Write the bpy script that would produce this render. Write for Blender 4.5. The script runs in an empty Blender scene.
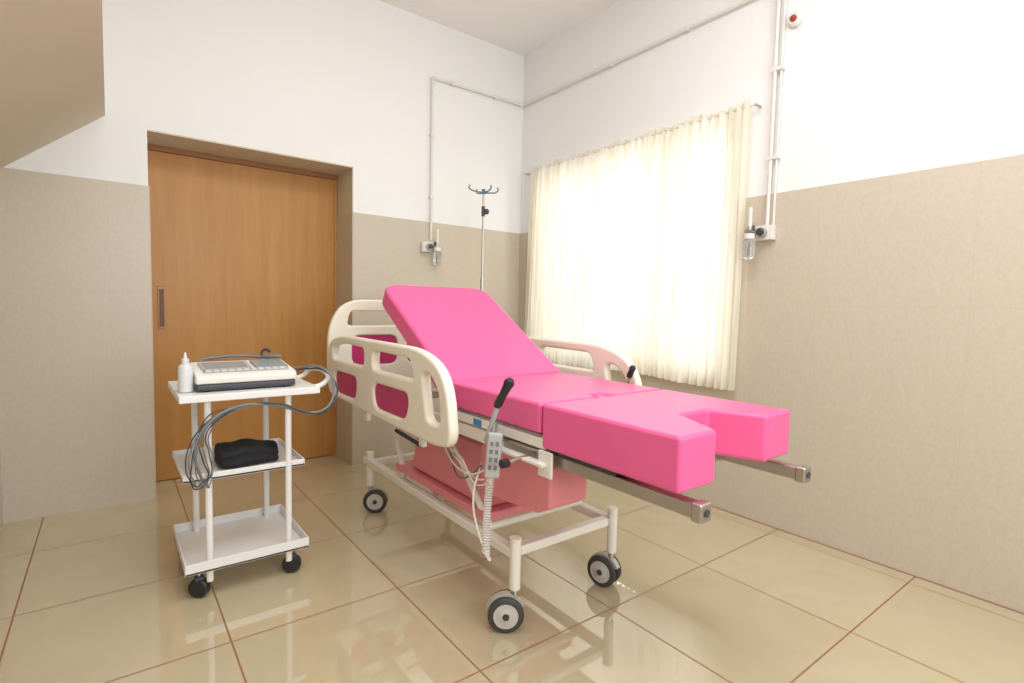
import bpy, bmesh, math, random
from mathutils import Vector, Matrix
random.seed(3)
D=bpy.data; S=bpy.context.scene
try:
    S.view_settings.view_transform='Standard'
    S.view_settings.look='None'
except Exception as e: print(e)

# ---------------------------------------------------------------- materials
def nmat(name):
    m=D.materials.new(name); m.use_nodes=True
    return m, m.node_tree.nodes, m.node_tree.links, m.node_tree.nodes['Principled BSDF']
def simple(name,col,rough=.5,metal=0,var=.04,scale=30,bump=0,spec=.5,trans=0):
    m,n,l,b=nmat(name)
    tc=n.new('ShaderNodeTexCoord'); no=n.new('ShaderNodeTexNoise'); no.inputs['Scale'].default_value=scale
    no.inputs['Detail'].default_value=4
    l.new(tc.outputs['Object'],no.inputs['Vector'])
    mx=n.new('ShaderNodeMix'); mx.data_type='RGBA'
    mx.inputs[6].default_value=(*[c*(1-var) for c in col],1); mx.inputs[7].default_value=(*[min(1,c*(1+var)) for c in col],1)
    l.new(no.outputs['Fac'],mx.inputs[0]); l.new(mx.outputs[2],b.inputs['Base Color'])
    b.inputs['Roughness'].default_value=rough; b.inputs['Metallic'].default_value=metal
    b.inputs['Specular IOR Level'].default_value=spec
    if trans: b.inputs['Transmission Weight'].default_value=trans
    if bump:
        bp=n.new('ShaderNodeBump'); bp.inputs['Strength'].default_value=bump; bp.inputs['Distance'].default_value=.002
        l.new(no.outputs['Fac'],bp.inputs['Height']); l.new(bp.outputs['Normal'],b.inputs['Normal'])
    return m
M={}
M['white']=simple('wall_paint_white',(.87,.87,.86),.7,var=.01,scale=3)
M['ceil']=simple('ceiling_paint',(.93,.92,.89),.8,var=.01,scale=3)
M['shade_beige']=simple('wall_paint_shaded',(.68,.60,.47),.7,var=.03,scale=3)  # wall paint with the shade under soffit and in reveals put into the colour
M['pink']=simple('pink_vinyl',(.85,.125,.33),.36,var=.03,scale=8,bump=.05)
M['pink2']=simple('pink_plastic',(.78,.25,.29),.4,var=.03,scale=6)
M['mag']=simple('magenta_panel',(.50,.03,.15),.4)
M['cream']=simple('cream_plastic',(.86,.81,.68),.38,var=.02)
M['frame']=simple('cream_powdercoat',(.83,.80,.73),.35,var=.02)
M['cart']=simple('white_powdercoat',(.86,.85,.83),.4,var=.02)
M['steel']=simple('brushed_steel',(.52,.50,.47),.33,metal=1)
M['black']=simple('black_rubber',(.018,.018,.02),.45)
M['fabricblack']=simple('black_fabric',(.015,.015,.018),.8,bump=.4,scale=120)
M['tyre']=simple('tyre_grey',(.05,.048,.045),.5)
M['hub']=simple('caster_hub',(.55,.53,.48),.4)
M['grey']=simple('grey_plastic',(.18,.19,.19),.4)
M['lgrey']=simple('lightgrey_plastic',(.45,.46,.46),.4)
M['dark']=simple('dark_plastic',(.05,.05,.06),.4)
M['screen']=simple('screen_glass',(.30,.38,.40),.15)
M['blue']=simple('blue_plastic',(.03,.25,.5),.4)
M['pvc']=simple('white_pvc',(.78,.76,.71),.4)
M['red']=simple('red_plastic',(.30,.04,.025),.4)
M['bottle']=simple('bottle_plastic',(.72,.74,.74),.3)
M['clear']=simple('clear_plastic',(.85,.88,.88),.08,trans=.85)
M['alu']=simple('window_frame_aluminium',(.5,.45,.38),.4,metal=.3)

def dado(name,axis):
    m,n,l,b=nmat(name)
    g=n.new('ShaderNodeNewGeometry'); sp=n.new('ShaderNodeSeparateXYZ'); l.new(g.outputs['Position'],sp.inputs[0])
    cb=n.new('ShaderNodeCombineXYZ'); l.new(sp.outputs[axis],cb.inputs['X']); l.new(sp.outputs['Z'],cb.inputs['Y'])
    br=n.new('ShaderNodeTexBrick'); br.offset=0; br.squash=1
    for k,v in (('Scale',1),('Mortar Size',.0010),('Brick Width',.6),('Row Height',.5884),('Mortar Smooth',.5)): br.inputs[k].default_value=v
    l.new(cb.outputs[0],br.inputs['Vector'])
    n1=n.new('ShaderNodeTexNoise'); n1.inputs['Scale'].default_value=70; n1.inputs['Detail'].default_value=8; n1.inputs['Roughness'].default_value=.75
    mp=n.new('ShaderNodeMapping'); mp.inputs['Scale'].default_value=(1,1,.6); l.new(g.outputs['Position'],mp.inputs[0]); l.new(mp.outputs[0],n1.inputs['Vector'])
    cr=n.new('ShaderNodeValToRGB'); cr.color_ramp.elements[0].position=.3; cr.color_ramp.elements[1].position=.7
    cr.color_ramp.elements[0].color=(.555,.485,.385,1); cr.color_ramp.elements[1].color=(.63,.56,.46,1)
    l.new(n1.outputs['Fac'],cr.inputs[0])
    mx=n.new('ShaderNodeMix'); mx.data_type='RGBA'; mx.inputs[7].default_value=(.53,.46,.36,1)
    l.new(br.outputs['Fac'],mx.inputs[0]); l.new(cr.outputs[0],mx.inputs[6]); l.new(mx.outputs[2],b.inputs['Base Color'])
    b.inputs['Roughness'].default_value=.35
    return m
M['dadoX']=dado('dado_tile_x','X'); M['dadoY']=dado('dado_tile_y','Y')

def floor_mat():
    m,n,l,b=nmat('polished_floor_tile')
    g=n.new('ShaderNodeNewGeometry')
    mp=n.new('ShaderNodeMapping'); mp.inputs['Location'].default_value=(-.30+6,-.115+6,0); l.new(g.outputs['Position'],mp.inputs[0])
    br=n.new('ShaderNodeTexBrick'); br.offset=0; br.squash=1
    for k,v in (('Scale',1),('Mortar Size',.0035),('Brick Width',.6),('Row Height',.6),('Mortar Smooth',.2)): br.inputs[k].default_value=v
    br.inputs['Color1'].default_value=(.62,.53,.355,1); br.inputs['Color2'].default_value=(.58,.49,.32,1)
    br.inputs['Mortar'].default_value=(.32,.13,.06,1)
    l.new(mp.outputs[0],br.inputs['Vector'])
    n1=n.new('ShaderNodeTexNoise'); n1.inputs['Scale'].default_value=2.5; n1.inputs['Detail'].default_value=6; n1.inputs['Distortion'].default_value=1.5
    l.new(g.outputs['Position'],n1.inputs['Vector'])
    mx=n.new('ShaderNodeMix'); mx.data_type='RGBA'; mx.blend_type='MULTIPLY'; mx.inputs[0].default_value=.5
    cr=n.new('ShaderNodeValToRGB'); cr.color_ramp.elements[0].position=.3; cr.color_ramp.elements[1].position=.7
    cr.color_ramp.elements[0].color=(.88,.86,.82,1); cr.color_ramp.elements[1].color=(1,1,1,1)
    l.new(n1.outputs['Fac'],cr.inputs[0]); l.new(br.outputs['Color'],mx.inputs[6]); l.new(cr.outputs[0],mx.inputs[7])
    l.new(mx.outputs[2],b.inputs['Base Color'])
    mr=n.new('ShaderNodeMapRange'); mr.inputs['To Min'].default_value=.03; mr.inputs['To Max'].default_value=.6
    l.new(br.outputs['Fac'],mr.inputs['Value']); l.new(mr.outputs[0],b.inputs['Roughness'])
    b.inputs['IOR'].default_value=2.2
    return m
M['floor']=floor_mat()
def wood():
    m,n,l,b=nmat('teak_laminate')
    g=n.new('ShaderNodeNewGeometry')
    mp=n.new('ShaderNodeMapping'); mp.inputs['Scale'].default_value=(9,9,.55); l.new(g.outputs['Position'],mp.inputs[0])
    no=n.new('ShaderNodeTexNoise'); no.inputs['Scale'].default_value=2.2; no.inputs['Detail'].default_value=9; no.inputs['Distortion'].default_value=.6; no.inputs['Roughness'].default_value=.62
    l.new(mp.outputs[0],no.inputs['Vector'])
    cr=n.new('ShaderNodeValToRGB'); e=cr.color_ramp.elements
    e[0].position=.3; e[0].color=(.47,.215,.055,1); e[1].position=.72; e[1].color=(.56,.28,.085,1)
    l.new(no.outputs['Fac'],cr.inputs[0]); l.new(cr.outputs[0],b.inputs['Base Color']); b.inputs['Roughness'].default_value=.38
    b.inputs['Specular IOR Level'].default_value=.35
    return m
M['wood']=wood()
def curtain_mat():
    m,n,l,b=nmat('sheer_curtain')
    out=n['Material Output']
    tc=n.new('ShaderNodeNewGeometry'); mp=n.new('ShaderNodeMapping'); mp.inputs['Scale'].default_value=(1,14,.3); l.new(tc.outputs['Position'],mp.inputs[0])
    no=n.new('ShaderNodeTexNoise'); no.inputs['Scale'].default_value=4; no.inputs['Detail'].default_value=5; l.new(mp.outputs[0],no.inputs['Vector'])
    cr=n.new('ShaderNodeValToRGB'); cr.color_ramp.elements[0].position=.35; cr.color_ramp.elements[1].position=.65
    cr.color_ramp.elements[0].color=(.80,.755,.62,1); cr.color_ramp.elements[1].color=(.95,.92,.82,1)
    l.new(no.outputs['Fac'],cr.inputs[0])
    t=n.new('ShaderNodeBsdfTranslucent'); d=n.new('ShaderNodeBsdfDiffuse'); mx=n.new('ShaderNodeMixShader'); mx.inputs[0].default_value=.45
    l.new(cr.outputs[0],t.inputs[0]); l.new(cr.outputs[0],d.inputs[0]); l.new(t.outputs[0],mx.inputs[1]); l.new(d.outputs[0],mx.inputs[2])
    l.new(mx.outputs[0],out.inputs[0]); n.remove(b)
    return m
M['curtain']=curtain_mat()

# ---------------------------------------------------------------- helpers
def empty(name,loc=(0,0,0)):
    e=D.objects.new(name,None); S.collection.objects.link(e); e.location=loc; e.empty_display_size=.1
    return e
def finish(ob,mat,parent,smooth=False,bevel=0,seg=3,mw=None):
    S.collection.objects.link(ob)
    if mat: ob.data.materials.append(M[mat] if isinstance(mat,str) else mat)
    if parent: ob.parent=parent; ob.matrix_parent_inverse=Matrix.Translation(-Vector(parent.location))
    if bevel:
        md=ob.modifiers.new('b','BEVEL'); md.width=bevel; md.segments=seg; md.limit_method='ANGLE'; md.angle_limit=math.radians(35); md.harden_normals=True
        smooth=True
    if smooth and hasattr(ob.data,'polygons'):
        for p in ob.data.polygons: p.use_smooth=True
        if not bevel:
            try: ob.data.set_sharp_from_angle(angle=math.radians(40))
            except Exception: pass
    return ob
def mesh(name,verts,faces):
    me=D.meshes.new(name); me.from_pydata([tuple(v) for v in verts],[],faces); 
    bm=bmesh.new(); bm.from_mesh(me); bmesh.ops.recalc_face_normals(bm,faces=bm.faces); bm.to_mesh(me); bm.free()
    return D.objects.new(name,me)
def box(name,x0,x1,y0,y1,z0,z1,mat,parent=None,bevel=0,seg=2,xf=None):
    v=[(x,y,z) for x in(x0,x1) for y in(y0,y1) for z in(z0,z1)]
    if xf: v=[xf(Vector(p)) for p in v]
    f=[(0,1,3,2),(4,6,7,5),(0,4,5,1),(2,3,7,6),(0,2,6,4),(1,5,7,3)]
    return finish(mesh(name,v,f),mat,parent,bevel=bevel,seg=seg)
def cyl(name,a,b,r,mat,parent=None,r2=None,n=20,bevel=0):
    a=Vector(a);b=Vector(b);d=b-a; q=d.to_track_quat('Z','Y'); r2=r if r2 is None else r2
    v=[];
    for k in range(n):
        t=2*math.pi*k/n; v.append(a+q@Vector((r*math.cos(t),r*math.sin(t),0)))
    for k in range(n):
        t=2*math.pi*k/n; v.append(a+q@Vector((r2*math.cos(t),r2*math.sin(t),d.length)))
    f=[(k,(k+1)%n,n+(k+1)%n,n+k) for k in range(n)]+[tuple(range(n)),tuple(range(n,2*n))]
    return finish(mesh(name,v,f),mat,parent,smooth=True,bevel=bevel)
def lathe(name,prof,origin,axis,mat,parent=None,n=28):
    q=Vector(axis).to_track_quat('Z','Y'); o=Vector(origin); v=[]; f=[]
    for r,z in prof:
        for k in range(n):
            t=2*math.pi*k/n; v.append(o+q@Vector((r*math.cos(t),r*math.sin(t),z)))
    for i in range(len(prof)-1):
        for k in range(n): f.append((i*n+k,i*n+(k+1)%n,(i+1)*n+(k+1)%n,(i+1)*n+k))
    f.append(tuple(range(n))); f.append(tuple(range((len(prof)-1)*n,len(prof)*n)))
    return finish(mesh(name,v,f),mat,parent,smooth=True)
def tomesh(ob):
    dg=bpy.context.evaluated_depsgraph_get(); dg.update()
    me=D.meshes.new_from_object(ob.evaluated_get(dg)); return me
def tube(name,pts,r,mat,parent=None,smooth=True,res=3,cyclic=False):
    cu=D.curves.new(name,'CURVE'); cu.dimensions='3D'; cu.bevel_depth=r; cu.bevel_resolution=res; cu.use_fill_caps=True
    if smooth:
        sp=cu.splines.new('BEZIER'); sp.bezier_points.add(len(pts)-1)
        for i,p in enumerate(pts):
            bp=sp.bezier_points[i]; bp.co=p; bp.handle_left_type='AUTO'; bp.handle_right_type='AUTO'
        sp.resolution_u=8
    else:
        sp=cu.splines.new('POLY'); sp.points.add(len(pts)-1)
        for i,p in enumerate(pts): sp.points[i].co=(*p,1)
    sp.use_cyclic_u=cyclic
    tmp=D.objects.new(name+'_c',cu); S.collection.objects.link(tmp)
    me=tomesh(tmp); D.objects.remove(tmp); me.materials.clear()
    return finish(D.objects.new(name,me),mat,parent,smooth=True)
def rpoly(pts,rad,n=6):
    out=[]; N=len(pts)
    for i in range(N):
        p=Vector(pts[i]); a=Vector(pts[i-1]); c=Vector(pts[(i+1)%N])
        r=rad[i] if isinstance(rad,(list,tuple)) else rad
        if r<=0: out.append(tuple(p)); continue
        d1=(a-p); d2=(c-p); r1=min(r,d1.length*.49); r2=min(r,d2.length*.49)
        s=p+d1.normalized()*r1; e=p+d2.normalized()*r2
        for k in range(n+1):
            t=k/n; out.append(tuple(s*(1-t)**2+p*2*t*(1-t)+e*t*t))
    return out
def plate(name,outline,holes,th,M4,mat,parent,bev=.006):
    cu=D.curves.new(name,'CURVE'); cu.dimensions='2D'; cu.fill_mode='BOTH'; cu.extrude=max(.0005,th/2-bev); cu.bevel_depth=bev; cu.bevel_resolution=3
    cu.offset=-bev
    for loop in [outline]+holes:
        sp=cu.splines.new('POLY'); sp.points.add(len(loop)-1)
        for i,p in enumerate(loop): sp.points[i].co=(p[0],p[1],0,1)
        sp.use_cyclic_u=True
    tmp=D.objects.new(name+'_c',cu); S.collection.objects.link(tmp)
    me=tomesh(tmp); D.objects.remove(tmp); me.materials.clear(); me.transform(M4)
    return finish(D.objects.new(name,me),mat,parent,smooth=True)
def planeYZ(x): return Matrix(((0,0,1,x),(1,0,0,0),(0,1,0,0),(0,0,0,1)))
def planeXZ(y): return Matrix(((1,0,0,0),(0,0,-1,y),(0,1,0,0),(0,0,0,1)))
def prism(name,poly,z0,z1,mat,parent,bevel=0,seg=4,f=None):
    n=len(poly); v=[(p[0],p[1],z0) for p in poly]+[(p[0],p[1],z1) for p in poly]
    if f: v=[f(Vector(p)) for p in v]
    fc=[tuple(range(n)),tuple(range(n,2*n))]+[(i,(i+1)%n,n+(i+1)%n,n+i) for i in range(n)]
    return finish(mesh(name,v,fc),mat,parent,bevel=bevel,seg=seg)

# ---------------------------------------------------------------- room
XL,XR,YB,YF,ZC=-.46,2.80,3.61,-1.8,3.23
DX0,DX1,DH,DR=.182,1.345,2.075,.31
DZ=1.765
box('floor',XL-.2,XR+.2,YF-.2,YB+DR+.25,-.1,0,'floor')
box('ceiling',XL-.2,XR+.2,YF-.2,YB+DR+.25,ZC,ZC+.1,'ceil')
box('wall_left',XL-.2,XL,YF,YB,0,ZC,'white')
FX0,FX1,FZ0,FZ1=.1,2.5,.9,2.6
wf=empty('wall_front')
box('wall_part_left',XL-.2,FX0,YF-.2,YF,0,ZC,'white',wf)
box('wall_part_right',FX1,XR+.2,YF-.2,YF,0,ZC,'white',wf)
box('wall_part_over',FX0,FX1,YF-.2,YF,FZ1,ZC,'white',wf)
box('wall_part_under',FX0,FX1,YF-.2,YF,0,FZ0,'white',wf)
w2=empty('added_fill_window',(1.3,YF-.1,0))  # unseen window added behind the camera to carry the fill light
for nm,a in (('sill',(FX0,FX1,FZ0,FZ0+.05)),('head',(FX0,FX1,FZ1-.05,FZ1)),('jamb_l',(FX0,FX0+.05,FZ0,FZ1)),('jamb_r',(FX1-.05,FX1,FZ0,FZ1)),('mullion',(1.28,1.32,FZ0,FZ1))):
    box(nm,a[0],a[1],YF-.14,YF-.10,a[2],a[3],'alu',w2)
wb=empty('wall_back')
box('wall_part_left',XL-.2,DX0,YB,YB+DR,0,ZC,'white',wb)
box('wall_part_right',DX1,XR+.2,YB,YB+DR,0,ZC,'white',wb)
box('wall_part_top',DX0,DX1,YB,YB+DR,DH,ZC,'white',wb)
box('wall_part_behind_door',XL-.2,XR+.2,YB+DR+.045,YB+DR+.2,0,ZC,'white',wb)
box('dado_left',XL,DX0,YB-.01,YB,0,DZ,'dadoX',wb)
box('dado_right',DX1,XR,YB-.01,YB,0,DZ,'dadoX',wb)
box('dado_reveal',DX1-.01,DX1,YB-.01,YB+DR,0,DZ,'dadoY',wb)
box('dado_reveal_left',DX0,DX0+.006,YB-.01,YB+DR,0,DZ,'dadoY',wb)
box('lintel_reveal',DX0,DX1,YB+.001,YB+DR,DH-.008,DH,'shade_beige',wb)
box('upper_reveal',DX1-.006,DX1,YB+.001,YB+DR,DZ,DH-.008,'shade_beige',wb)
dl=empty('dado_wall_left')
box('dado_panel',XL,XL+.008,YF,YB-.01,0,DZ,'dadoY',dl)
WY0,WY1,WZ0,WZ1=1.64,3.38,.76,2.20
wr=empty('wall_right')
box('wall_part_near',XR,XR+.2,YF,WY0,0,ZC,'white',wr)
box('wall_part_far',XR,XR+.2,WY1,YB,0,ZC,'white',wr)
box('wall_part_over',XR,XR+.2,WY0,WY1,WZ1,ZC,'white',wr)
box('wall_part_under',XR,XR+.2,WY0,WY1,0,WZ0,'white',wr)
box('dado_near',XR-.01,XR,YF,WY0,0,DZ,'dadoY',wr)
box('dado_far',XR-.01,XR,WY1,YB-.01,0,DZ,'dadoY',wr)
box('dado_under',XR-.01,XR,WY0,WY1,0,WZ0,'dadoY',wr)
tr=empty('trim_1')
gm=simple('red_grout',(.34,.17,.10),.7)
box('grout_right',XR-.015,XR-.01,YF,YB-.01,0,.003,gm,tr)
st=[(0,2.107),(XL,1.72),(XL,ZC),(0,ZC)]
v=[(x,y,z) for y in(.9,YB) for x,z in st]
finish(mesh('stair_soffit',v,[(0,1,2,3),(4,5,6,7),(0,1,5,4),(1,2,6,5),(2,3,7,6),(3,0,4,7)]),'shade_beige',None)
# door
d=empty('door_1',(.75,YB+DR,0))
box('door_leaf',DX0-.05,DX1+.05,YB+DR+.004,YB+DR+.04,.006,DH+.03,'wood',d)
box('door_frame_jamb',DX1-.028,DX1-.01,YB+DR-.008,YB+DR+.004,0,DH-.008,'wood',d,bevel=.002)
box('pull_plate',.234,.272,YB+DR-.004,YB+DR+.004,.96,1.22,simple('pull_bronze',(.40,.19,.07),.35,metal=.1),d,bevel=.002)
box('pull_recess',.241,.265,YB+DR-.006,YB+DR,.975,1.205,simple('pull_brown',(.14,.045,.015),.4),d,bevel=.002)
tr=empty('trim_2')
box('door_track',DX0,DX1,YB+DR-.02,YB+DR+.003,DH-.040,DH-.008,simple('door_track_wood',(.30,.13,.04),.5),tr)

# window
w=empty('window_1',(XR+.1,2.48,0))
fx0,fx1=XR+.10,XR+.14
for nm,a in (('sill',(WY0,WY1,WZ0,WZ0+.05)),('head',(WY0,WY1,WZ1-.05,WZ1)),('jamb_near',(WY0,WY0+.05,WZ0,WZ1)),('jamb_far',(WY1-.05,WY1,WZ0,WZ1)),
             ('mullion_a',(2.21,2.25,WZ0,WZ1)),('mullion_b',(2.77,2.81,WZ0,WZ1))):
    box(nm,fx0,fx1,*a,'alu',w)
for i in range(9):
    z=WZ0+.13+i*.15; cyl('grill_%d'%i,(XR+.07,WY0,z),(XR+.07,WY1,z),.006,'alu',w,n=8)
c=empty('curtain',(2.75,2.45,0))
ny,nz=700,44; v=[];f=[]
ph=[random.uniform(0,6.28) for _ in range(8)]
for j in range(nz+1):
    tz=j/nz
    for i in range(ny+1):
        ty=i/ny
        y0=1.575-.015*tz; y1=3.45-.06*tz
        y=y0+(y1-y0)*ty
        s=ty*1.86
        pinch=math.exp(-((tz-.975)/.018)**2)
        am=(.0125+.005*math.sin(3*s+ph[0])+.003*(1-tz)*math.sin(7*s+ph[1]))*(1-.55*pinch)
        x=2.740+am*math.sin(2*math.pi*(s/.048)+2.2*math.sin(4*s+ph[2])+1.3*math.sin(11*s+ph[5])+.8*(1-tz)*math.sin(9*s))+.010*math.sin(2*math.pi*s/.34+ph[3])*(1-tz*.6)+.004*math.sin(2*math.pi*s/.13+3*tz)
        z=.715+ (2.275-.715)*tz + (.012*math.sin(5.2*s+ph[4])*(1-tz)) - (.022*abs(math.sin(math.pi*s*3.2)) *max(0,(tz-.93)/.07))
        v.append((x,y+.004*math.sin(40*s),z))
for j in range(nz):
    for i in range(ny):
        a=j*(ny+1)+i; f.append((a,a+1,a+ny+2,a+ny+1))
finish(mesh('cloth',v,f),'curtain',c,smooth=True)
cyl('rod',(2.745,1.53,2.240),(2.745,3.50,2.240),.006,'pvc',c,n=10)
for y in (1.535,3.495):
    cyl('rod_bracket_%d'%(y*10),(2.740,y,2.240),(2.80,y,2.240),.007,'steel',c,n=10)

# conduits
cd=empty('wall_conduit')
ZP=2.82
cr_=.010
cyl('pipe_back_down',(1.935,YB-.02,1.63),(1.935,YB-.02,ZP),cr_,'pvc',cd,n=12)
cyl('pipe_back',(1.935,YB-.02,ZP),(2.78,YB-.02,ZP),cr_,'pvc',cd,n=12)
cyl('pipe_right',(XR-.02,YB-.02,ZP),(XR-.02,-.5,ZP),cr_,'pvc',cd,n=12)
cyl('pipe_right_up',(XR-.02,1.43,ZP),(XR-.02,1.43,ZC),cr_,'pvc',cd,n=12)
cyl('pipe_right_down',(XR-.02,1.455,1.60),(XR-.02,1.455,ZP),cr_,'pvc',cd,n=12)
cyl('pipe_right_down_thin',(XR-.015,1.425,1.60),(XR-.015,1.425,ZC),.006,'pvc',cd,n=12)
for i,y in enumerate((.3,.9,1.435,2.0,2.6,3.2)): box('saddle_r_%d'%i,XR-.033,XR,y-.01,y+.01,ZP-.013,ZP+.013,'pvc',cd)
for i,x in enumerate((2.1,2.5)): box('saddle_b_%d'%i,x-.01,x+.01,YB-.033,YB,ZP-.013,ZP+.013,'pvc',cd)
for i,z in enumerate((1.95,2.4)):
    box('saddle_bd_%d'%i,1.92,1.95,YB-.033,YB,z-.01,z+.01,'pvc',cd); box('saddle_rd_%d'%i,XR-.033,XR,1.41,1.47,z-.01,z+.01,'pvc',cd)

def gas(name,pos,dirn,side,k=1.0):
    e=empty(name,pos); P=Vector(pos); N=Vector(dirn)*k; T=Vector(side)*k; U=Vector((0,0,1))*k
    def bx(nm,a0,a1,n0,n1,u0,u1,mat,bv=.004):
        xf=lambda p:P+T*p.x+N*p.y+U*p.z
        return box(nm,a0,a1,n0,n1,u0,u1,mat,e,bevel=bv,xf=xf)
    bx('back_box',-.045,.045,0.01,.045,-.035,.035,'pvc')
    cyl('outlet',P+N*.045,P+N*.075,.022*k,'steel',e); cyl('outlet_ring',P+N*.075,P+N*.085,.016*k,'dark',e)
    c0=P+T*.045
    cyl('valve_body',c0+N*.05,c0+N*.10,.016*k,'steel',e)
    cyl('valve_knob',c0+N*.07+U*.01,c0+N*.07+U*.035,.015*k,'dark',e)
    cyl('flow_tube',c0+N*.085+U*.03,c0+N*.085+U*.12,.009*k,'pvc',e)
    lathe('humidifier',[(.008*k,0),(.026*k,.006*k),(.028*k,.02*k),(.028*k,.085*k),(.022*k,.095*k),(.022*k,.10*k)],c0+N*.085-U*.125,(0,0,1),'clear',e)
    cyl('humidifier_tube',c0+N*.085-U*.11,c0+N*.085-U*.01,.004*k,'grey',e)
    cyl('humidifier_cap',c0+N*.085-U*.03,c0+N*.085-U*.005,.026*k,'pvc',e)
    cyl('neck',c0+N*.085-U*.01,c0+N*.085+U*.03,.009*k,'steel',e)
    return e
gas('oxygen_flowmeter',(XR,1.46,1.56),(-1,0,0),(0,1,0),1.1)
gas('oxygen_flowmeter',(1.90,YB,1.575),(0,-1,0),(1,0,0),1.1)
bl=empty('wall_buzzer',(XR,1.37,2.62))
lathe('buzzer_base',[(.036,0),(.036,.02),(.028,.028)],(XR-.001,1.37,2.62),(-1,0,0),'pvc',bl)
lathe('buzzer_lens',[(.016,0),(.015,.010),(.008,.014)],(XR-.028,1.37,2.62),(-1,0,0),'red',bl)

# ---------------------------------------------------------------- IV stand
iv=empty('iv_stand',(2.13,3.18,0)); ix,iy=2.13,3.18
cyl('pole_lower',(ix,iy,.09),(ix,iy,1.35),.0125,'steel',iv); cyl('pole_upper',(ix,iy,1.35),(ix,iy,1.96),.008,'steel',iv)
cyl('collar',(ix,iy,1.78),(ix,iy,1.85),.013,'dark',iv)
lathe('collar_knob',[(.006,0),(.018,.01),(.02,.03),(.012,.04)],(ix,iy,1.815),(1,-.4,0),'dark',iv)
for s,nm in ((1,'right'),(-1,'left')):
    tube('hook_'+nm,[(ix,iy,1.945),(ix+s*.05,iy-.01*s,1.95),(ix+s*.085,iy-.02*s,1.955),(ix+s*.105,iy-.03*s,1.975),(ix+s*.095,iy-.03*s,1.99)],.005,'grey',iv)
    tube('hook_b_'+nm,[(ix,iy,1.95),(ix,iy+s*.06,1.95),(ix,iy+s*.09,1.965),(ix,iy+s*.09,1.985)],.005,'grey',iv)
cyl('hook_hub',(ix,iy,1.935),(ix,iy,1.97),.013,'blue',iv)
lathe('base_hub',[(.03,0),(.03,.04),(.015,.06)],(ix,iy,.055),(0,0,1),'steel',iv)
for k in range(5):
    t=2*math.pi*k/5+.3; ex,ey=ix+.24*math.cos(t),iy+.24*math.sin(t)
    cyl('leg_%d'%k,(ix,iy,.075),(ex,ey,.062),.011,'steel',iv)
    q=Vector((-math.sin(t),math.cos(t),0))
    cyl('wheel_%d'%k,Vector((ex,ey,.025))-q*.01,Vector((ex,ey,.025))+q*.01,.025,'black',iv); cyl('stem_%d'%k,(ex,ey,.025),(ex,ey,.065),.006,'steel',iv)

# ---------------------------------------------------------------- casters
def caster(e,nm,x,y,r,ang,top,w=.022,gap=.014):
    ax=Vector((math.cos(ang),math.sin(ang),0)); fw=Vector((-ax.y,ax.x,0)); c0=Vector((x,y,r))+fw*.03
    for s in(1,-1):
        o=c0+ax*s*gap
        prof=[(r*.72,0),(r*.93,.002),(r,.007),(r,w-.007),(r*.93,w-.002),(r*.72,w)]
        lathe(nm+'_tyre_%d'%(s>0),prof,o,ax*s,'tyre',e)
        lathe(nm+'_hub_%d'%(s>0),[(r*.70,w-.003),(r*.68,w+.002),(r*.45,w+.001),(r*.38,w+.004),(.004,w+.005)],o,ax*s,'hub',e)
        lathe(nm+'_axlecap_%d'%(s>0),[(r*.2,w+.003),(r*.18,w+.007),(.002,w+.008)],o,ax*s,'dark',e)
    v=[];f=[];n=12
    for i in range(n+1):
        t=math.radians(20+i*13); 
        for rr in (r*.55,r*1.08):
            for s in(1,-1): v.append(c0+fw*(-math.cos(t)*rr)+Vector((0,0,math.sin(t)*rr))+ax*s*gap*.85)
    for i in range(n):
        a=i*4; b=a+4
        f+= [(a,a+2,b+2,b),(a+1,b+1,b+3,a+3),(a+2,a+3,b+3,b+2),(a,b,b+1,a+1)]
    f+=[(0,1,3,2),(n*4,n*4+2,n*4+3,n*4+1)]
    finish(mesh(nm+'_hood',v,f),'hub',e,smooth=True)
    cyl(nm+'_axle',c0-ax*(gap+w*.9),c0+ax*(gap+w*.9),.006,'steel',e)
    cyl(nm+'_stem',(x,y,r*1.0),(x,y,top),.012,'steel',e)

# ---------------------------------------------------------------- hospital bed
b=empty('delivery_bed',(1.36,1.8,0))
MX0,MX1=1.055,1.660
FR='frame'
def rbar(nm,x0,x1,y0,y1,z0,z1,mat=FR,bv=.006): return box(nm,x0,x1,y0,y1,z0,z1,mat,b,bevel=bv)
rbar('base_rail_left',1.10,1.14,1.42,2.80,.258,.293); rbar('base_rail_right',1.60,1.64,1.42,2.80,.258,.293)
rbar('base_cross_foot',1.14,1.60,1.43,1.47,.258,.293); rbar('base_cross_head',1.14,1.60,2.70,2.74,.258,.293)
rbar('base_cross_mid',1.14,1.60,2.05,2.09,.258,.293)
for i,(x,y,a) in enumerate(((1.12,1.43,.95),(1.62,1.43,.25),(1.12,2.74,-2.1),(1.62,2.74,-1.9))):
    cyl('post_%d'%i,(x,y,.145),(x,y,.325),.020,FR,b,bevel=.004)
    cyl('post_cap_%d'%i,(x,y,.325),(x,y,.332),.022,'cream',b)
    caster(b,'caster_%d'%i,x,y,.064,a,.15)
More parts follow.
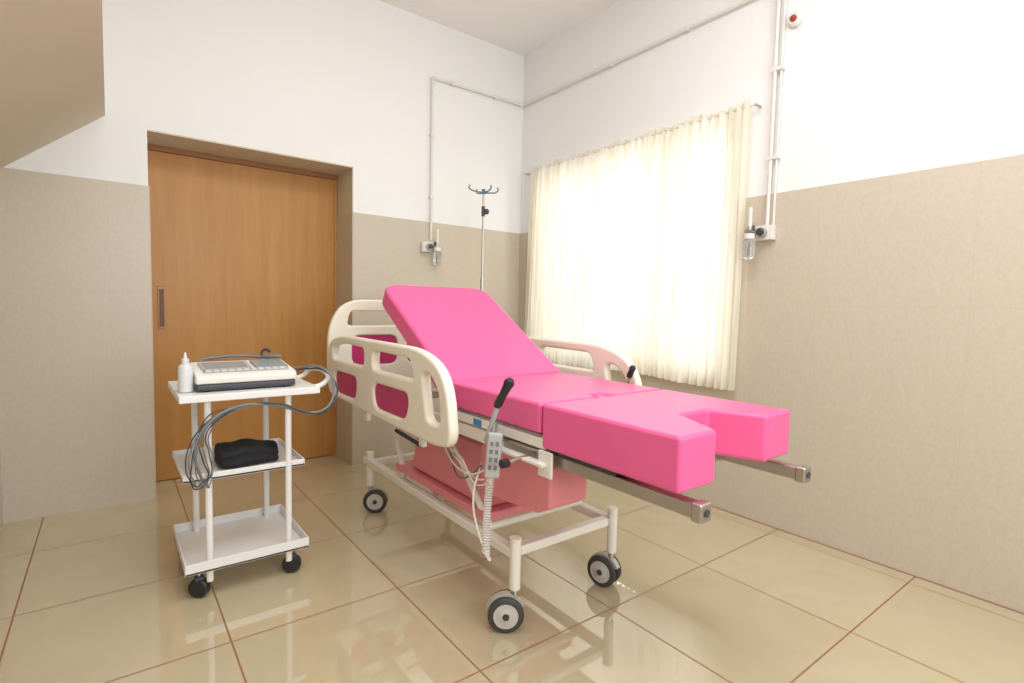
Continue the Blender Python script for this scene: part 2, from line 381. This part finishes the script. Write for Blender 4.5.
# pink mechanism covers
prism('cover_main',[(1.66,.355),(2.30,.355),(2.24,.60),(1.66,.60)],1.15,1.57,'pink2',b,bevel=.012,f=lambda p:Vector((p.z,p.x,p.y)))
box('cover_tray',1.12,1.60,1.62,2.42,.318,.352,'pink2',b,bevel=.006)
prism('cover_calf',[(1.235,.50),(1.30,.465),(1.63,.44),(1.63,.635),(1.235,.635)],1.10,1.27,'pink2',b,bevel=.012,f=lambda p:Vector((p.z,p.x,p.y)))
for x in(1.17,1.56):
    cyl('lift_link_a_%d'%(x*100),(x-.03 if x<1.3 else x+.03,1.62,.30),(x,2.02,.64),.016,FR,b)
    cyl('lift_link_b_%d'%(x*100),(x-.03 if x<1.3 else x+.03,2.35,.30),(x,2.62,.64),.016,FR,b)
cyl('actuator_tube',(1.36,2.5,.42),(1.36,1.9,.62),.022,'steel',b)
cyl('lift_cross',(1.12,1.62,.30),(1.62,1.62,.30),.014,FR,b)
# upper frame
rbar('upper_rail_left',1.065,1.105,1.46,2.80,.645,.695); rbar('upper_rail_right',1.615,1.655,1.46,2.80,.645,.695)
for i,y in enumerate((1.46,1.95,2.45,2.78)): rbar('upper_cross_%d'%i,1.10,1.62,y,y+.035,.65,.69)
rbar('seat_deck',1.075,1.645,1.24,1.80,.728,.742,'lgrey',.003)
rbar('seat_deck_rail_left',1.06,1.09,1.22,1.82,.700,.735); rbar('seat_deck_rail_right',1.63,1.66,1.22,1.82,.700,.735)
for i,y in enumerate((1.50,1.75)):
    rbar('seat_riser_l%d'%i,1.07,1.10,y,y+.03,.68,.73); rbar('seat_riser_r%d'%i,1.62,1.65,y,y+.03,.68,.73)
for nm,x in (('left',1.102),('right',1.618)):
    box('foot_rail_'+nm,x-.018,x+.018,.700,1.50,.650,.687,'steel',b,bevel=.004)
    box('foot_rail_end_'+nm,x-.023,x+.023,.685,.715,.645,.692,'steel',b,bevel=.006)
    cyl('foot_rail_hole_'+nm,(x,.683,.668),(x,.690,.668),.010,'dark',b)
box('foot_cross_a',1.10,1.62,.93,.96,.660,.686,'steel',b,bevel=.003); box('foot_cross_b',1.10,1.62,1.30,1.33,.660,.686,'steel',b,bevel=.003)
box('foot_deck',1.08,1.64,.95,1.22,.688,.704,'dark',b,bevel=.002)
# mattress
foot=[(MX0,.730),(1.21,.733),(1.30,.905),(1.44,.910),(1.50,.755),(MX1,.762),(MX1,1.232),(MX0,1.232)]
prism('mattress_foot',foot,.706,.845,'pink',b,bevel=.012,seg=5)
seat=[(MX0,1.24),(1.30,1.24),(1.335,1.30),(1.38,1.30),(1.415,1.24),(MX1,1.24),(MX1,1.80),(MX0,1.80)]
prism('mattress_seat',seat,.748,.845,'pink',b,bevel=.012,seg=5)
box('mattress_seat_insert',1.337,1.378,1.236,1.294,.75,.838,'pink',b,bevel=.008)
# backrest
th=math.radians(31.2); hy,hz=1.795,.843
def bk(p):
    return Vector((p.x, hy+p.y*math.cos(th)-p.z*math.sin(th), hz+p.y*math.sin(th)+p.z*math.cos(th)))
bo=rpoly([(MX0,.005),(MX1,.005),(MX1,.775),(MX0,.775)],[0,0,.09,.09],8)
prism('mattress_back',bo,-.095,0,'pink',b,bevel=.016,seg=5,f=bk)
prism('back_deck',rpoly([(MX0+.03,.03),(MX1-.03,.03),(MX1-.03,.74),(MX0+.03,.74)],[0,0,.05,.05]),-.109,-.096,'lgrey',b,f=bk)
for x in (1.10,1.59): box('back_frame_%d'%(x*100),x,x+.03,.02,.72,-.14,-.110,FR,b,bevel=.005,xf=bk)
for yy in (.25,.6): box('back_frame_cross_%d'%(yy*100),1.12,1.60,yy,yy+.03,-.138,-.112,FR,b,bevel=.005,xf=bk)
cyl('back_actuator',(1.36,2.15,.66),bk(Vector((1.36,.55,-.12))),.018,'steel',b)
# side rails
def siderail(nm,x,dy=0):
    sh=lambda L:[(p[0]+dy,p[1]) for p in L]
    out=sh(rpoly([(2.80,.665),(2.80,.945),(2.60,.985),(1.74,.980),(1.56,.90),(1.52,.66),(1.64,.640)],[.09,.12,.10,.14,.12,.07,.05],8))
    h1=sh(rpoly([(2.72,.855),(2.72,.925),(2.56,.945),(2.30,.942),(2.30,.855)],.030,5))
    h2=sh(rpoly([(2.20,.855),(2.20,.940),(1.84,.936),(1.80,.855)],.030,5))
    h3=sh(rpoly([(1.70,.72),(1.74,.895),(1.68,.895),(1.615,.84),(1.60,.72)],.03,5))
    p1=sh(rpoly([(2.68,.69),(2.70,.80),(2.38,.80),(2.40,.69)],.055,6))
    p2=sh(rpoly([(2.18,.69),(2.20,.80),(1.84,.80),(1.87,.69)],.055,6))
    plate(nm,out,[h1,h2,h3,p1,p2],.040,planeYZ(x),'cream',b,bev=.012)
    for i,p in enumerate((p1,p2)): plate(nm+'_inset_%d'%i,p,[],.018,planeYZ(x),'mag',b,bev=.002)
siderail('side_rail_left',.925); siderail('side_rail_right',1.80,-.09)
for s,x0,x1 in (('left',.935,1.08),('right',1.64,1.79)):
    for i,y in enumerate((1.78,2.33)):
        box('rail_arm_%s_%d'%(s,i),x0,x1,y,y+.035,.655,.68,FR,b,bevel=.004)
        box('rail_link_%s_%d'%(s,i),(x0 if s=='left' else x1-.02),(x0+.02 if s=='left' else x1),y,y+.035,.60,.68,FR,b,bevel=.004)
# headboard
hb=rpoly([(.93,.70),(.925,1.02),(1.02,1.165),(1.70,1.165),(1.795,1.02),(1.79,.70)],[.05,.12,.12,.12,.12,.05],8)
H=[]
for x0,x1 in((1.03,1.33),(1.39,1.69)):
    H.append(rpoly([(x0+.02 if x0<1.2 else x0,1.10),(x1 if x0<1.2 else x1-.02,1.10),(x1,1.02),(x0,1.02)],.025,4))
Pn=[rpoly([(x0,.965),(x1,.965),(x1,.80),(x0,.80)],.05,5) for x0,x1 in((1.06,1.33),(1.39,1.66))]
plate('headboard',hb,H+Pn,.034,planeXZ(2.87),'cream',b,bev=.010)
for i,p in enumerate(Pn): plate('headboard_inset_%d'%i,p,[],.016,planeXZ(2.87),'mag',b,bev=.002)
for x in(1.085,1.635): cyl('headboard_bracket_%d'%(x*100),(x,2.79,.67),(x,2.86,.73),.014,FR,b)
# controls
cyl('lever_stem',(1.0,1.45,.69),(1.0,1.385,.825),.009,'lgrey',b)
lathe('lever_grip',[(.012,0),(.015,.01),(.013,.05),(.015,.09),(.018,.105),(.012,.118)],(1.0,1.392,.817),(0,-.60,.80),'black',b)
cyl('lever_pivot',(1.0,1.45,.69),(1.08,1.45,.69),.012,'steel',b)
lathe('lever_knob',[(.008,0),(.014,.006),(.014,.03),(.006,.036)],(.985,1.30,.655),(-1,0,0),'black',b)
cyl('lever_knob_stem',(.985,1.30,.655),(1.08,1.30,.670),.006,'steel',b)
box('side_bracket',1.03,1.062,1.20,1.46,.655,.665,FR,b,bevel=.002)
box('side_bracket_plate',1.052,1.062,1.18,1.24,.62,.70,FR,b,bevel=.002)
lathe('lever_grip_far',[(.011,0),(.013,.01),(.012,.03),(.014,.045),(.008,.055)],(1.75,1.48,.855),(0,-.4,.9),'black',b)
cyl('lever_stem_far',(1.75,1.50,.69),(1.75,1.478,.86),.007,'steel',b)
cyl('lever_pivot_far',(1.65,1.50,.69),(1.76,1.50,.69),.010,'steel',b)
cyl('side_crank_grip',(.985,2.12,.592),(.985,1.90,.578),.009,'black',b); cyl('side_crank_arm',(.985,2.12,.592),(1.08,2.14,.66),.008,'steel',b)
def rem(p): 
    R=Matrix.Rotation(math.radians(-38),4,'Z')@Matrix.Rotation(math.radians(4),4,'Y'); return Vector((.985,1.385,.655))+R@p
box('remote_body',-.025,.025,-.012,.012,-.072,.078,'lgrey',b,bevel=.009,seg=4,xf=rem)
for i in range(4):
    for s in(-1,1): box('remote_key_%d%d'%(i,s>0),s*.009-.005,s*.009+.005,-.0145,-.011,-.042+i*.026,-.028+i*.026,'grey',b,xf=rem)
tube('remote_hook',[rem(Vector((0,.012,.07))),rem(Vector((0,.03,.10))),rem(Vector((0,.05,.09))),rem(Vector((0,.055,.06)))],.004,'grey',b)
coil=[]
for i in range(420):
    t=i/419; a=t*2*math.pi*30
    coil.append((1.0+.011*math.cos(a),1.42+.02*math.sin(t*2)+.011*math.sin(a),.585-.28*t))
tube('coil_cable',coil,.0032,'pvc',b,smooth=False,res=1)
tube('remote_cable',[rem(Vector((0,0,-.072))),(.98,1.40,.56),(1.0,1.43,.585)],.004,'cream',b)
tube('cable_a',[(1.0,1.45,.305),(1.01,1.43,.28),(1.02,1.50,.32),(1.05,1.6,.44),(1.12,1.65,.55)],.004,'cream',b)
for i,(dx,dz) in enumerate(((0,0),(.01,.03),(.02,-.03),(.0,.05))):
    tube('cable_loop_%d'%i,[(1.11,1.95-dx,.62),(1.085+dx,1.86,.55+dz*.5),(1.08,1.74,.50+dz),(1.09+dx,1.62,.52-dz),(1.12,1.52,.62)],.0035,('pvc','cream','grey','pvc')[i],b)
box('blue_label',1.058,1.064,1.57,1.62,.705,.73,'blue',b)

# ---------------------------------------------------------------- trolley
t=empty('medical_trolley',(.43,2.48,0))
TX0,TX1,TY0,TY1=.20,.65,2.25,2.71
def tray(nm,x0,x1,y0,y1,z,lip=.028):
    box(nm,x0,x1,y0,y1,z-.006,z,'cart',t)
    for k,(a0,a1,b0,b1) in enumerate(((x0,x1,y0,y0+.006),(x0,x1,y1-.006,y1),(x0,x0+.006,y0+.006,y1-.006),(x1-.006,x1,y0+.006,y1-.006))):
        box(nm+'_lip_%d'%k,a0,a1,b0,b1,z-.008,z+lip,'cart',t,bevel=.0015)
tray('shelf_bottom',TX0,TX1,TY0,TY1,.115,.035); tray('shelf_mid',TX0,TX1-.01,TY0+.02,TY1-.02,.465,.02)
box('top_board',.190,.695,2.24,2.70,.762,.790,'cart',t,bevel=.004)
for i,(x,y) in enumerate(((.285,2.275),(.575,2.275),(.285,2.67),(.575,2.67))):
    cyl('post_%d'%i,(x,y,.06),(x,y,.765),.0125,'cart',t)
for i,(x,y,a) in enumerate(((.25,2.29,-2.2),(.59,2.29,-2.0),(.25,2.67,-1.7),(.59,2.67,-1.9))):
    ax=Vector((math.cos(a),math.sin(a),0))
    lathe('wheel_%d'%i,[(.012,0),(.032,.001),(.037,.006),(.037,.030),(.032,.035),(.012,.036)],Vector((x,y,.037))-ax*.018,ax,'black',t)
    box('wheel_fork_%d'%i,x-.016,x+.016,y-.016,y+.016,.065,.082,'dark',t,bevel=.004); cyl('wheel_stem_%d'%i,(x,y,.075),(x,y,.11),.007,'steel',t)
tube('push_handle',[(.68,2.30,.780),(.72,2.30,.79),(.75,2.31,.815),(.755,2.34,.83),(.755,2.55,.83),(.75,2.60,.815),(.73,2.62,.79),(.68,2.62,.780)],.011,'cart',t)
# ECG machine
g=empty('ecg_machine',(.45,2.43,.79))
def yz(p): return Vector((p.z,p.x,p.y))
prism('base',rpoly([(2.295,.795),(2.295,.822),(2.56,.822),(2.56,.795)],.008,3),.255,.61,'dark',g,bevel=.004,f=yz)
prism('body',[(2.29,.822),(2.29,.846),(2.31,.860),(2.55,.884),(2.565,.822)],.250,.615,'pvc',g,bevel=.007,f=yz)
def top(p):
    a=math.atan2(.024,.24); return Vector((p.x,2.31+p.y*math.cos(a)-p.z*math.sin(a),.860+p.y*math.sin(a)+p.z*math.cos(a)))
box('screen_bezel',.28,.46,.05,.20,.001,.005,'lgrey',g,bevel=.002,xf=top); box('screen',.295,.445,.065,.185,.005,.0065,'screen',g,xf=top)
box('keypad',.28,.59,.008,.042,.001,.004,'lgrey',g,bevel=.001,xf=top)
for i in range(11): box('key_%d'%i,.288+i*.027,.308+i*.027,.014,.036,.004,.007,'pvc',g,bevel=.001,xf=top)
box('paper_door',.475,.60,.05,.20,.001,.007,'screen',g,bevel=.003,xf=top)
tube('carry_handle',[(.30,2.56,.86),(.30,2.59,.882),(.34,2.60,.892),(.53,2.60,.892),(.57,2.59,.882),(.57,2.56,.86)],.007,'grey',g)
for i,x in enumerate((.29,.575)): 
    for j,y in enumerate((2.31,2.54)): cyl('foot_%d%d'%(i,j),(x,y,.7905),(x,y,.796),.008,'black',g)
lathe('clamp_handle',[(.006,0),(.010,.01),(.009,.07),(.004,.08)],(.53,2.52,.900),(.85,-.45,.02),'grey',g)
tube('clamp_arm',[(.54,2.51,.895),(.53,2.53,.915),(.545,2.525,.93),(.56,2.51,.92)],.006,'dark',g)
lathe('gel_bottle',[(.020,0),(.0255,.004),(.0255,.085),(.023,.10),(.012,.108),(.012,.114),(.013,.115),(.013,.127),(.006,.130),(.0035,.150),(.002,.152)],(.222,2.34,.7905),(0,0,1),'bottle',None)
# cables
ec=empty('ecg_lead_cables',(.6,2.3,.8))
tube('trunk_cable',[(.622,2.42,.85),(.66,2.38,.86),(.715,2.30,.865),(.745,2.26,.83),(.745,2.22,.76),(.70,2.19,.705),(.64,2.19,.695),(.55,2.22,.72),(.47,2.225,.74),(.36,2.22,.735),(.27,2.20,.68),(.235,2.20,.60),(.25,2.21,.50),(.28,2.235,.44)],.0052,'grey',ec)
tube('trunk_cable_b',[(.622,2.44,.845),(.68,2.40,.85),(.73,2.31,.85),(.765,2.26,.80),(.75,2.21,.74),(.69,2.19,.69),(.62,2.19,.70),(.54,2.21,.735),(.45,2.225,.748)],.0042,'dark',ec)
for i in range(4):
    o=i*.010-.016; r_=random.uniform(-.02,.02)
    tube('lead_%d'%i,[(.36+o,2.225,.735),(.28+o*.6,2.205,.70+r_),(.235+o,2.20,.62),(.22+o,2.195,.54+r_),(.232+o,2.20,.48-r_),(.26+o*1.2,2.215,.455+r_),(.285+o*.4,2.235,.48),(.28+o,2.24,.55+r_),(.27+o,2.235,.64),(.33+o,2.225,.71),(.45+o,2.225,.748)],.0024,('dark','grey','dark','grey')[i],ec)
# folded cuff pouch
bm=bmesh.new(); bmesh.ops.create_cube(bm,size=1); bmesh.ops.subdivide_edges(bm,edges=bm.edges[:],cuts=9,use_grid_fill=True)
for vv in bm.verts:
    p=vv.co; n_=p.normalized()*.5; q=p.lerp(n_*1.15,.35)
    hgt=.080*(1-.28*abs(p.x+.1)*2*.6)+.010*math.sin(p.y*9+p.x*4)
    lx=.445+q.x*.235; ly=2.42+q.y*.18+.012*math.sin(p.x*6)
    lz=.468+(q.z+.5)*hgt+(.006*math.sin(p.x*17+p.y*6) if p.z>.3 else 0)
    if abs(p.z)<.12: ly=2.42+(ly-2.42)*.93; lx=.445+(lx-.445)*.96
    vv.co=Vector((lx,ly,max(lz,.4665)))
me=D.meshes.new('pouch'); bm.to_mesh(me); bm.free()
po=finish(D.objects.new('cuff_pouch',me),'fabricblack',None,smooth=True); md=po.modifiers.new('s','SUBSURF'); md.levels=1; md.render_levels=1

# ---------------------------------------------------------------- light
W=D.worlds.new('World'); S.world=W; W.use_nodes=True
bg=W.node_tree.nodes['Background']; bg.inputs[0].default_value=(.97,.98,1,1); bg.inputs[1].default_value=1.0
def area(name,loc,rot,sx,sy,pw,col):
    l=D.lights.new(name,'AREA'); l.shape='RECTANGLE'; l.size=sx; l.size_y=sy; l.energy=pw; l.color=col
    o=D.objects.new(name,l); S.collection.objects.link(o); o.location=loc; o.rotation_euler=rot; return o
area('daylight_window',(4.0,2.50,1.75),(0,math.radians(90+8),0),2.6,2.8,74,(.98,.985,1))
area('front_fill_light',(1.0,YF-.02,1.8),(math.radians(110),0,0),1.8,1.6,64,(.93,.965,1))  # added fill from behind the camera, brightens the upper walls
area('ceiling_fill_light',(.95,.9,ZC-.03),(0,0,0),1.8,1.6,42,(.945,.97,1))  # added soft fill below the ceiling, no fixture modelled

# ---------------------------------------------------------------- camera
cam=D.cameras.new('camera'); co=D.objects.new('camera',cam); S.collection.objects.link(co)
cam.sensor_width=36; cam.lens=530/1024*36; cam.clip_start=.02
right=Vector((.7975,-.603,.0217)).normalized(); back=Vector((-.603,-.795,.0645)); back=(back-right*back.dot(right)).normalized(); up=back.cross(right)
m=Matrix.Identity(4)
for i in range(3): m[i][0]=right[i]; m[i][1]=up[i]; m[i][2]=back[i]
m.translation=Vector((0,0,1.14)); co.matrix_world=m
S.camera=co
